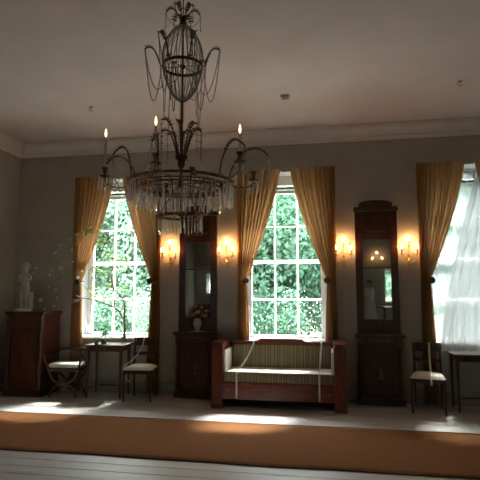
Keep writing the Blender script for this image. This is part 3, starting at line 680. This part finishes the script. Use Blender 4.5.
def hoop(nm, r, z, h, th, matn, n=64):
    m = MB(); vs = []; fs = []
    for k in range(n):
        a = 2*PI*k/n; c, s = math.cos(a), math.sin(a)
        for rr_, zz in ((r, -h/2), (r, h/2), (r-th, h/2), (r-th, -h/2)): vs.append((rr_*c, rr_*s, Z(z)+zz))
    for k in range(n):
        j = (k+1) % n
        for q in range(4): fs.append((k*4+q, j*4+q, j*4+(q+1) % 4, k*4+(q+1) % 4))
    return m.add(vs, fs).build(nm, matn, ch)
cage = hoop('cage_ring', .156, 3.265, .022, .006, 'bronze')
m = MB()
for k in range(3): a = PI*k/3; m.tube([(.152*math.cos(a), .152*math.sin(a), Z(3.265)), (-.152*math.cos(a), -.152*math.sin(a), Z(3.265))], .003, 5)
m.ell((0, 0, Z(3.265)), .022); m.build('spokes', 'bronze', cage)
for k, a in enumerate([math.radians(x) for x in (192, 250, 305, 14, 65, 125)]):   # branches on the cage ring
    c, s = math.cos(a), math.sin(a); tip = Vector((.288*c, .288*s, Z(3.405)))
    P = bez((.156*c, .156*s, Z(3.265)), (.19*c, .19*s, Z(3.28)), (.20*c, .20*s, Z(3.47)), tip, 12)
    f = MB().frond(P, .005, .034).build('cage_branch', 'bronze', ch, True)
    m = MB(); m.chain(sag(tip, (.16*c, .16*s, Z(3.26)), .34, 22), .006, .0125)
    n = 2*PI*20/360; m.chain(sag(tip-Vector((.004, 0, 0)), (.15*math.cos(a+n), .15*math.sin(a+n), Z(3.10)), .15, 22), .006, .0125); m.build('bead_swag', 'crystal_bead', f)
for k in range(8):      # long chains from the cage down to the spray
    a = 2*PI*k/8+.2; m = MB(); r2 = .135+.03*(k % 2)
    m.chain([(.150*math.cos(a), .150*math.sin(a), Z(3.25)), (r2*math.cos(a), r2*math.sin(a), Z(2.80+.03*(k % 3)))], .0055, .0135); m.build('bead_chain', 'crystal_bead', ch)
MB().lathe([(.004, Z(2.30)), (.016, Z(2.32)), (.020, Z(2.36)), (.010, Z(2.40)), (.010, Z(2.46)), (.022, Z(2.48)), (.03, Z(2.50)), (.024, Z(2.515)), (.045, Z(2.545)), (.048, Z(2.56)), (.03, Z(2.565)), (.008, Z(2.58)), (.008, Z(2.99)), (.003, Z(3.0))], 16).build('stem', 'bronze', ch, True)
for k in range(8):      # spray of metal fronds above the main ring
    a = 2*PI*k/8+.15; c, s = math.cos(a), math.sin(a); R = .15+.035*(k % 2); top = 2.78+.05*((k*3) % 4)/3; tip = Vector((R*c, R*s, Z(top-.035)))
    P = bez((.03*c, .03*s, Z(2.56)), (.06*c, .06*s, Z(2.66)), (.09*c, .09*s, Z(top+.04)), tip, 12)
    f = MB().frond(P, .0048, .036).build('spray_frond', 'bronze', ch, True)
    m = MB(); m.chain([tip, tip-Vector((0, 0, .23))], .0045, .0125)
    for q in range(4): zq = .03+.05*q; m.chain([tip+Vector((-.022*s, .022*c, -zq)), tip+Vector((.022*s, -.022*c, -zq))], .004, .012)
    m.build('bead_ladder', 'crystal_bead', f)
main = hoop('main_ring', .392, 2.348, .020, .012, 'aged_brass', 80)
bead_me = MB().ell((0, 0, 0), .009, 6, 4).mesh('gilt_bead', 'gilt', True)
for k in range(24): a = 2*PI*k/24; inst('gilt_bead', bead_me, main, (.394*math.cos(a), .394*math.sin(a), Z(2.348)))
m = MB()
for k in range(6): a = 2*PI*k/6; m.tube([(.02*math.cos(a), .02*math.sin(a), Z(2.348)), (.385*math.cos(a), .385*math.sin(a), Z(2.348))], .005, 6)
m.build('ring_spokes', 'aged_brass', main, True)
hoop('inner_ring', .30, 2.31, .014, .006, 'aged_brass')
hoop('middle_ring', .375, 2.315, .008, .004, 'bronze', 80)
low = hoop('lower_ring', .160, 2.10, .022, .008, 'aged_brass')
for k in range(12): a = 2*PI*k/12; inst('gilt_bead', bead_me, low, (.162*math.cos(a), .162*math.sin(a), Z(2.10)))
m = MB()
for k in range(4): a = 2*PI*k/4+.3; m.tube([(.012*math.cos(a), .012*math.sin(a), Z(2.33)), (.09*math.cos(a), .09*math.sin(a), Z(2.22)), (.155*math.cos(a), .155*math.sin(a), Z(2.115))], .004, 6)
m.build('lower_ring_struts', 'aged_brass', low, True)
def prism_me(L, w):
    m = MB(); q = lambda r, z: [(r, 0, z), (0, r*.7, z), (-r, 0, z), (0, -r*.7, z)]
    vs = q(.0022, 0)+q(w*.7, -.008)+q(w, -L*.85)+[(0, 0, -L)]
    fs = [(3, 2, 1, 0)]
    for a in (0, 4):
        for k in range(4): fs.append((a+k, a+(k+1) % 4, a+4+(k+1) % 4, a+4+k))
    fs += [(8+k, 8+(k+1) % 4, 12) for k in range(4)]
    return m.add(vs, fs).mesh('crystal_prism', 'crystal')
PM = [prism_me(.135, .0085), prism_me(.155, .0095), prism_me(.115, .008), prism_me(.095, .0075)]
def prisms(n, r, z, kinds, off=0.0, jit=.012):
    for k in range(n):
        a = 2*PI*(k+off)/n; zz = Z(z)-cr.uniform(0, jit)
        inst('crystal_prism', PM[kinds[k % len(kinds)]], ch, (r*math.cos(a), r*math.sin(a), zz), rz=a+cr.uniform(-.5, .5))
prisms(60, .388, 2.325, (0, 1, 0, 2)); prisms(36, .30, 2.30, (0, 2), .3); prisms(34, .160, 2.085, (3, 3, 2), 0, .006); prisms(20, .22, 2.27, (3, 2), .2)
m = MB(); m.chain(arc((0, 0, Z(2.322)), .39, 0, 2*PI, 80, 'xy'), .005, .013); m.build('bead_rope', 'crystal_bead', ch)
m = MB(); m.chain(arc((0, 0, Z(2.27)), .22, 0, 2*PI, 60, 'xy'), .005, .013); m.build('bead_rope', 'crystal_bead', ch)
for k in range(10):     # swags between main and lower ring
    a = 2*PI*k/10; m = MB(); m.chain(sag((.385*math.cos(a), .385*math.sin(a), Z(2.37)), (.16*math.cos(a+.3), .16*math.sin(a+.3), Z(2.12)), .07, 16), .0055, .0135); m.build('bead_swag', 'crystal', ch)
for k in range(6):      # curled inner brackets
    a = 2*PI*k/6+.5; c, s = math.cos(a), math.sin(a)
    MB().tube(bez((.30*c, .30*s, Z(2.33)), (.26*c, .26*s, Z(2.40)), (.16*c, .16*s, Z(2.30)), (.165*c, .165*s, Z(2.12)), 14), .0045, 6).build('bracket', 'bronze', ch, True)
# candle arms: (angle, radius, flame height or None)
FL = [(178, at(106, 134, 3.42)), (238, at(156, 122, 3.12)), (329, at(240, 130, 3.19)), (22, None), (70, None), (120, None)]
for ang, tip in FL:
    a = math.radians(ang)
    if tip is not None:
        q = tip-Vector((CX, CYY, 0)); r = math.hypot(q.x, q.y); a = math.atan2(q.y, q.x)
    else: r = .56
    c, s = math.cos(a), math.sin(a); zc = 2.435 if tip is not None else 2.40
    P = bez((.385*c, .385*s, Z(2.35)), ((r*.45+.21)*c, (r*.45+.21)*s, Z(2.33)), (r*c, r*s, Z(2.33)), (r*c, r*s, Z(zc)), 14)
    ar = MB().tube(P, .006, 6).build('candle_arm', 'bronze', ch, True)
    MB().lathe([(.006, Z(zc)-.012), (.04, Z(zc)-.004), (.044, Z(zc)+.004), (.012, Z(zc)+.008), (.012, Z(zc)+.03), (.018, Z(zc)+.05), (.026, Z(zc)+.062), (.027, Z(zc)+.07), (.012, Z(zc)+.07)], 14, (r*c, r*s, 0)).build('candle_cup', 'bronze', ar, True)
    for k in range(8):
        b = 2*PI*k/8; o_ = inst('crystal_prism', PM[3], ar, (r*c+.04*math.cos(b), r*s+.04*math.sin(b), Z(zc)-.006), rz=b)
    if tip is not None:
        zt = tip.z-.028
        cd = MB().lathe([(.0115, Z(zc)+.055), (.0105, Z(zt)-.006), (.006, Z(zt)), (.001, Z(zt)+.004)], 12, (r*c, r*s, 0)).build('candle', 'wax', ch, True)
        MB().lathe([(.001, Z(zt)+.002), (.007, Z(zt)+.012), (.0095, Z(zt)+.024), (.008, Z(zt)+.042), (.004, Z(zt)+.062), (.0006, Z(zt)+.074)], 12, (r*c, r*s, 0)).build('flame', 'candle_flame', cd, True)
for ang, R in ((176, .63), (205, .50), (2, .66), (335, .58), (262, .46), (95, .55)):   # leafy arches outside the main ring
    a = math.radians(ang); c, s = math.cos(a), math.sin(a); tip = Vector((R*c, R*s, Z(2.53)))
    P = bez((.36*c, .36*s, Z(2.35)), (.38*c, .38*s, Z(2.55)), ((R-.10)*c, (R-.10)*s, Z(2.68)), tip, 16)
    f = MB().frond(P, .0055, .032).build('leafy_arch', 'bronze', ch, True)
    m = MB(); m.chain(sag(tip, (.39*c, .39*s, Z(2.37)), .17, 20), .0065, .015); m.chain([tip, tip-Vector((0, 0, .17))], .0065, .015); m.chain(sag(tip, (.45*c-.12*s, .45*s+.12*c, Z(2.33)), .10, 16), .006, .014); m.chain(sag(tip, (.45*c+.12*s, .45*s-.12*c, Z(2.33)), .10, 16), .006, .014); m.octa(tip-Vector((0, 0, .19)), .011, (0, 0, 1), 2); m.build('bead_swag', 'crystal', f)

# ------------------------------------------------------------------ branch, small plant
P_ = lambda x, y, Y=6.93: at(x, y, Y)
gv = thing('glass_vase', (P_(123.5, 340).x, 6.93, .762), 'clear glass vase holding the leafy branch on the left table', 'vase')
MB().lathe([(.001, .002), (.036, .002), (.040, .02), (.036, .10), (.042, .15), (.044, .15), (.039, .10), (.043, .02), (.038, .0), (.001, .0)], 20).build('vase_body', 'clear_glass', gv, True)
br = thing('leafy_branch', (P_(123.5, 340).x, 6.93, .77), 'forked grey branch with green leaves and white blossoms at the left window', 'branch')
bo = br.location.copy(); rr = random.Random(5)
TW = {'trunk': ([(123.5, 340), (125, 330), (124, 320), (119, 311), (114, 307), (104, 303), (96, 300), (84, 298), (77, 296)], .021, .006, 0),
      'limb': ([(124, 320), (125, 310), (124, 301), (119, 294), (114, 289), (112, 280), (112, 270), (114, 255), (110, 243)], .016, .004, -.02),
      'limb2': ([(114, 307), (115, 297), (113, 287), (110, 275), (104, 262), (102, 252)], .011, .003, .03),
      'twig1': ([(96, 300), (88, 291), (80, 282), (76, 276)], .005, .002, -.01), 'twig2': ([(84, 298), (76, 300), (66, 299), (56, 302)], .004, .0012, -.03),
      'twig3': ([(84, 298), (72, 304), (60, 309), (45, 312), (35, 315)], .004, .0012, .0), 'twig4': ([(80, 282), (72, 272), (62, 264), (55, 258), (48, 262)], .0035, .001, -.02),
      'twig5': ([(80, 282), (78, 268), (80, 252), (86, 236), (90, 230)], .0035, .001, -.06), 'twig6': ([(77, 296), (68, 290), (58, 284), (47, 278), (40, 270)], .0035, .001, -.05),
      'twig7': ([(112, 270), (120, 262), (126, 255)], .003, .001, -.02), 'twig8': ([(62, 264), (64, 252), (60, 244)], .0025, .001, -.02)}
for nm, (pp, r0, r1, dy) in TW.items():
    pts = [P_(x, y, 6.93+dy*i/len(pp)) - bo for i, (x, y) in enumerate(pp)]; n = len(pts)
    MB().tube(pts, [r0+(r1-r0)*i/(n-1) for i in range(n)], 7).build('branch_wood' if r0 > .006 else 'twig', 'bark', br, True)
lf = MB().leaf((0, 0, 0), (1, 0, 0), (0, 0, 1), .085, .036).mesh('leaf', 'branch_leaf')
def put_leaf(x, y, s=1.0, Y=6.90):
    inst('leaf', lf, br, P_(x, y, Y+rr.uniform(-.04, .03))-bo, rot=(rr.uniform(-1, 1), rr.uniform(-.7, .7), rr.uniform(0, 2*PI)), scale=(s, s, s))
for cx_, cy_, sx_, sy_, n in ((87, 232, 8, 5, 14), (78, 243, 4, 4, 5), (102, 240, 6, 10, 16), (108, 255, 9, 12, 22), (112, 280, 12, 14, 18), (98, 270, 9, 10, 14), (122, 262, 6, 8, 8), (55, 262, 8, 4, 7), (92, 292, 6, 6, 6), (128, 296, 5, 8, 6), (66, 276, 8, 6, 4)):
    for k in range(int(n*1.5)): put_leaf(rr.gauss(cx_, sx_*.6), rr.gauss(cy_, sy_*.6), rr.uniform(.8, 1.4))
fb = MB(); 
for k in range(5): fb.leaf((0, 0, 0), (math.cos(2*PI*k/5), math.sin(2*PI*k/5), .35), (0, 0, 1), .024, .02)
bm_ = fb.mesh('blossom', 'blossom')
for x, y, s in ((61, 246, 1.5), (56, 253, 1.2), (61, 268, 1.3), (41, 300, 1.5), (37, 315, 1.6), (56, 290, 1.1), (50, 275, .8), (36, 268, .8), (72, 250, 1), (78, 278, 1.2), (71, 240, .8), (45, 309, .9), (57, 298, .8), (54, 306, .8), (65, 262, .7), (46, 283, .7), (52, 270, .7), (63, 273, .7), (49, 287, .8), (34, 273, .7), (73, 262, .8)):
    inst('blossom', bm_, br, P_(x, y, 6.90+rr.uniform(-.03, .02))-bo, rot=(1.2+rr.uniform(-.4, .4), rr.uniform(-.5, .5), 0), scale=(s*1.25, s*1.25, s*1.25))

pp = thing('potted_plant', (P_(104, 343, 6.84).x, 6.84, .762), 'small bushy green plant on the left side table', 'potted plant'); pp.scale = (1.4, 1.4, 1.4)
MB().lathe([(.026, 0), (.035, .05), (.038, .055), (.034, .055), (.0, .05)], 16).build('pot', 'terracotta', pp, True)
lm = MB()
for k in range(240):
    a = rr.uniform(0, 2*PI); e = rr.uniform(-.1, 1.4); R = rr.uniform(.02, .10); p = Vector((R*math.cos(a)*math.cos(e), R*.8*math.sin(a)*math.cos(e), .06+R*1.7*math.sin(e)))
    lm.leaf(p, (math.cos(a), math.sin(a), math.sin(e)*1.2), (0, 0, 1), rr.uniform(.022, .04), .02)
for k in range(26): lm.leaf((-.04+rr.uniform(-.02, .025), -.10-rr.uniform(0, .10) if k < 0 else -.085, .05-rr.uniform(0, .04)), (rr.uniform(-1, 1), -.4, rr.uniform(-.8, .2)), (0, -1, 0), .03, .018)
lm.build('foliage', 'plant_leaf', pp)

# ------------------------------------------------------------------ ceiling fittings
o = thing('smoke_detector', (-.45, 5.86, H), 'small square grey box on the ceiling', 'smoke detector')
MB().box(-.055, -.055, -.03, .055, .055, 0).build('housing', 'plastic_white', o, bevel=.008); MB().box(-.035, -.057, -.036, .035, .02, -.03).build('grille', 'plastic_grey', o, bevel=.003)
for x, yy, lab in ((1.61, 5.77, 'small dark hook on the ceiling at the right'), (-3.04, 5.77, 'small dark hook on the ceiling at the left')):
    o = thing('ceiling_hook', (x, yy, H), lab, 'hook', 'ceiling hooks'); MB().lathe([(.004, -.012), (.02, -.008), (.024, 0), (.001, 0)], 12).build('hook_plate', 'plastic_grey', o, True)
    MB().tube([(0, 0, -.008)]+arc((0, 0, -.04), .018, PI/2, 2*PI, 10), .004, 6).build('hook_curl', 'plastic_grey', o, True)

# ------------------------------------------------------------------ what the mirrors see behind the camera
make_table('side_table', (-4.35, -3.7, 0), .9, .5, .76, 'dark table by the rear wall, seen in the left mirror', material='dark_wood')
o = thing('pedestal_table', (2.05, -3.3, 0), 'dark round pedestal table near the rear window, seen in the right mirror', 'table')
MB().lathe([(.30, .70), (.36, .705), (.36, .73), (.001, .73)], 28).build('table_top', 'dark_wood', o, True)
MB().lathe([(.20, 0), (.22, .03), (.06, .06), (.035, .2), (.05, .4), (.03, .6), (.08, .70)], 18).build('pedestal', 'dark_wood', o, True)
make_sconce((1.93, YB, 2.18), 'lit sconce on the rear wall, seen only in the right mirror', 'sconce on the rear wall', PI, 1.6, 'rear_flame')
pe = thing('person', (1.50, -2.75, 0), 'standing woman in white blouse and long grey skirt, seen in the right mirror', 'person', rz=math.radians(-20))
B_ = [(0,0,.95,(.15,.11)), (0,0,1.06,(.125,.095)), (0,.01,1.2,(.14,.105)), (0,0,1.34,(.135,.085)), (0,0,1.42,(.055,.055)), (-.01,0,1.50,(.07,.075)), (-.005,0,1.57,(.074,.088)), (0,0,1.635,(.045,.055)),
      (-.02,.09,.85,.10), (-.02,.09,.48,.06), (0,.09,.09,.04), (-.14,.09,.045,.032), (-.02,-.09,.85,.10), (-.02,-.09,.48,.06), (0,-.09,.09,.04), (-.14,-.09,.045,.032),
      (0,.17,1.36,.05), (.0,.21,1.12,.04), (-.16,.15,1.05,.034), (-.26,.09,1.12,.024), (0,-.17,1.36,.05), (.0,-.21,1.12,.04), (-.16,-.15,1.05,.034), (-.26,-.06,1.12,.024)]
BE = [(0,1),(1,2),(2,3),(3,4),(4,5),(5,6),(6,7),(0,8),(8,9),(9,10),(10,11),(0,12),(12,13),(13,14),(14,15),(3,16),(16,17),(17,18),(18,19),(3,20),(20,21),(21,22),(22,23)]
skin_mesh('body', B_, BE, 'skin_tone', pe)
for sgn in (1, -1):
    for k in range(5):
        y0_ = (.075 if sgn > 0 else -.045)*1.0; f0 = Vector((-.26, y0_+(k-2)*.016, 1.13)); ln = (.045, .07, .075, .07, .055)[k]
        d = Vector((-.6, (k-2)*.08-(.3*sgn if k == 0 else 0), .5)).normalized(); e = MB().tube([f0, f0+d*ln*.5, f0+d*ln*.8+Vector((-.01, 0, -.012)), f0+d*ln*.9+Vector((-.012, 0, -.03))], [.009, .009, .008, .006], 6); e.build('finger', 'skin_tone', pe, True)
m = MB(); m.ell((.012, 0, 1.585), (.088, .082, .095), 14, 8); m.ell((.055, 0, 1.47), (.045, .075, .12), 12, 8); m.build('hair', 'hair', pe, True)
e = MB(); e.ell((-.085, 0, 1.545), (.018, .011, .018)); e.ell((-.068, .03, 1.57), (.01, .012, .006)); e.ell((-.068, -.03, 1.57), (.01, .012, .006)); e.ell((-.072, 0, 1.505), (.008, .02, .006)); e.build('face', 'skin_tone', pe, True)
m = MB(); m.tube([(0, 0, 1.40), (0, 0, 1.33), (0, .01, 1.2), (0, .005, 1.08), (0, 0, .98)], [.09, .16, .165, .15, .16], 20, .85)
for s in (-1, 1): m.tube([(0, s*.12, 1.37), (0, s*.19, 1.34), (.0, s*.22, 1.13), (-.13, s*.165, 1.06)], [.06, .075, .065, .05], 12)
m.build('blouse', 'blouse', pe, True)
m = MB(); vs = []; fs = []; n = 40
for z, r in ((1.0, .145), (.92, .18), (.75, .215), (.4, .27), (.06, .33)):
    for k in range(n): a = 2*PI*k/n; q = r*(1+.06*math.sin(a*9)*(1-z)); vs.append((q*.9*math.cos(a), q*math.sin(a), z))
for j in range(4):
    for k in range(n): fs.append((j*n+(k+1) % n, j*n+k, (j+1)*n+k, (j+1)*n+(k+1) % n))
m.add(vs, fs); m.build('skirt', 'skirt', pe, True)

# ------------------------------------------------------------------ garden outside
struct(MB().box(-60, -60, -1.0, 60, 70, -.9).build('ground', 'lawn'))
struct(MB().box(-16, D+TH, -.9, 15, 9.0, -.88).build('bounce_strip', 'bounce_pale'))  # unseen pale strip, added so sunlight bounces up to the ceiling
def leaf_cloud(seed, n, R, Hc, mi, size):
    r_ = random.Random(seed); m = MB(); blobs = [(Vector((r_.uniform(-.6, .6)*R, r_.uniform(-.6, .6)*R, r_.uniform(.12, .85)*Hc)), r_.uniform(.35, .6)*R) for _ in range(16)]
    vs = []; fs = []
    for k in range(n):
        c, br_ = blobs[k % len(blobs)]; d = Vector((r_.gauss(0, 1), r_.gauss(0, 1), r_.gauss(0, 1))).normalized()
        p = c + d*br_*r_.uniform(.75, 1.08); nrm = (d+Vector((r_.gauss(0, .5), r_.gauss(0, .5), r_.gauss(.3, .5)))).normalized(); x, y_ = basis(nrm)
        t_ = r_.uniform(0, 6.28); ux = x*math.cos(t_)+y_*math.sin(t_); uy = nrm.cross(ux); L = size*r_.uniform(.6, 1.3); o = len(vs)
        vs += [p-ux*L*.5, p+uy*L*.28-nrm*L*.06, p+ux*L*.5, p-uy*L*.28-nrm*L*.06]; fs.append((o, o+1, o+2, o+3))
    m.v = [tuple(v) for v in vs]; m.f = fs
    return m.mesh('crown', 'tree_leaf_%d' % mi)
crowns = [leaf_cloud(i, 30000, 2.6, 6.4, i, .15) for i in range(3)]
tr_me = MB().tube([(0, 0, -.9), (.05, 0, .5), (0, .1, 2.5), (.1, 0, 5)], [.22, .17, .12, .04], 9).mesh('trunk', 'bark')
shr = [leaf_cloud(20+i, 9000, 1.35, 2.3, i, .10) for i in range(3)]
KN = ('bright green', 'pale green', 'dark green'); rr = random.Random(9)
def tree(x, yy, i, rz, k, lab):
    o = thing('garden_tree', (x, yy, 0), lab, 'tree', 'garden trees outside', rz); o.scale = (k, k, k)
    inst('crown', crowns[i], o, (0, 0, -.2)); inst('trunk', tr_me, o, (0, 0, 0))
places = ['beyond the left edge of the left window', 'behind the left pane column of the left window', 'behind the right half of the left window', 'outside between left and middle window', 'straight behind the middle window', 'outside between middle and right window', 'behind the sheer curtain of the right window', 'beyond the right edge of the right window']
for k in range(8): tree(-13.2+3.0*k+rr.uniform(-.5, .5), 16.8+rr.uniform(-1, 1), (k*2) % 3, rr.uniform(0, 6), rr.uniform(1.0, 1.15), '%s leafy garden tree %s' % (KN[(k*2) % 3], places[k]))
for k in range(5): tree(-13+5.2*k, 21.5+rr.uniform(-1, 1), (k+1) % 3, rr.uniform(0, 6), 1.45, '%s tall tree in the rear row, %s' % (KN[(k+1) % 3], ('far left', 'left of centre', 'in the middle', 'right of centre', 'far right')[k]))
for k in range(8):
    i = (k+1) % 3; o = thing('garden_shrub', (-11.5+2.5*k, 13.3+rr.uniform(-.5, .5), -.9), '%s low shrub on the lawn %s' % (KN[i], places[k]), 'shrub', 'garden shrubs outside', rr.uniform(0, 6))
    inst('foliage', shr[i], o); inst('stem', tr_me, o, (0, 0, .3), scale=(.3, .3, .3))
for k in range(4): tree(-6+4.2*k, -15+rr.uniform(-1, 1), k % 3, rr.uniform(0, 6), 1.1, '%s garden tree behind the rear windows, %s' % (KN[k % 3], ('far left', 'left of centre', 'right of centre', 'far right')[k]))
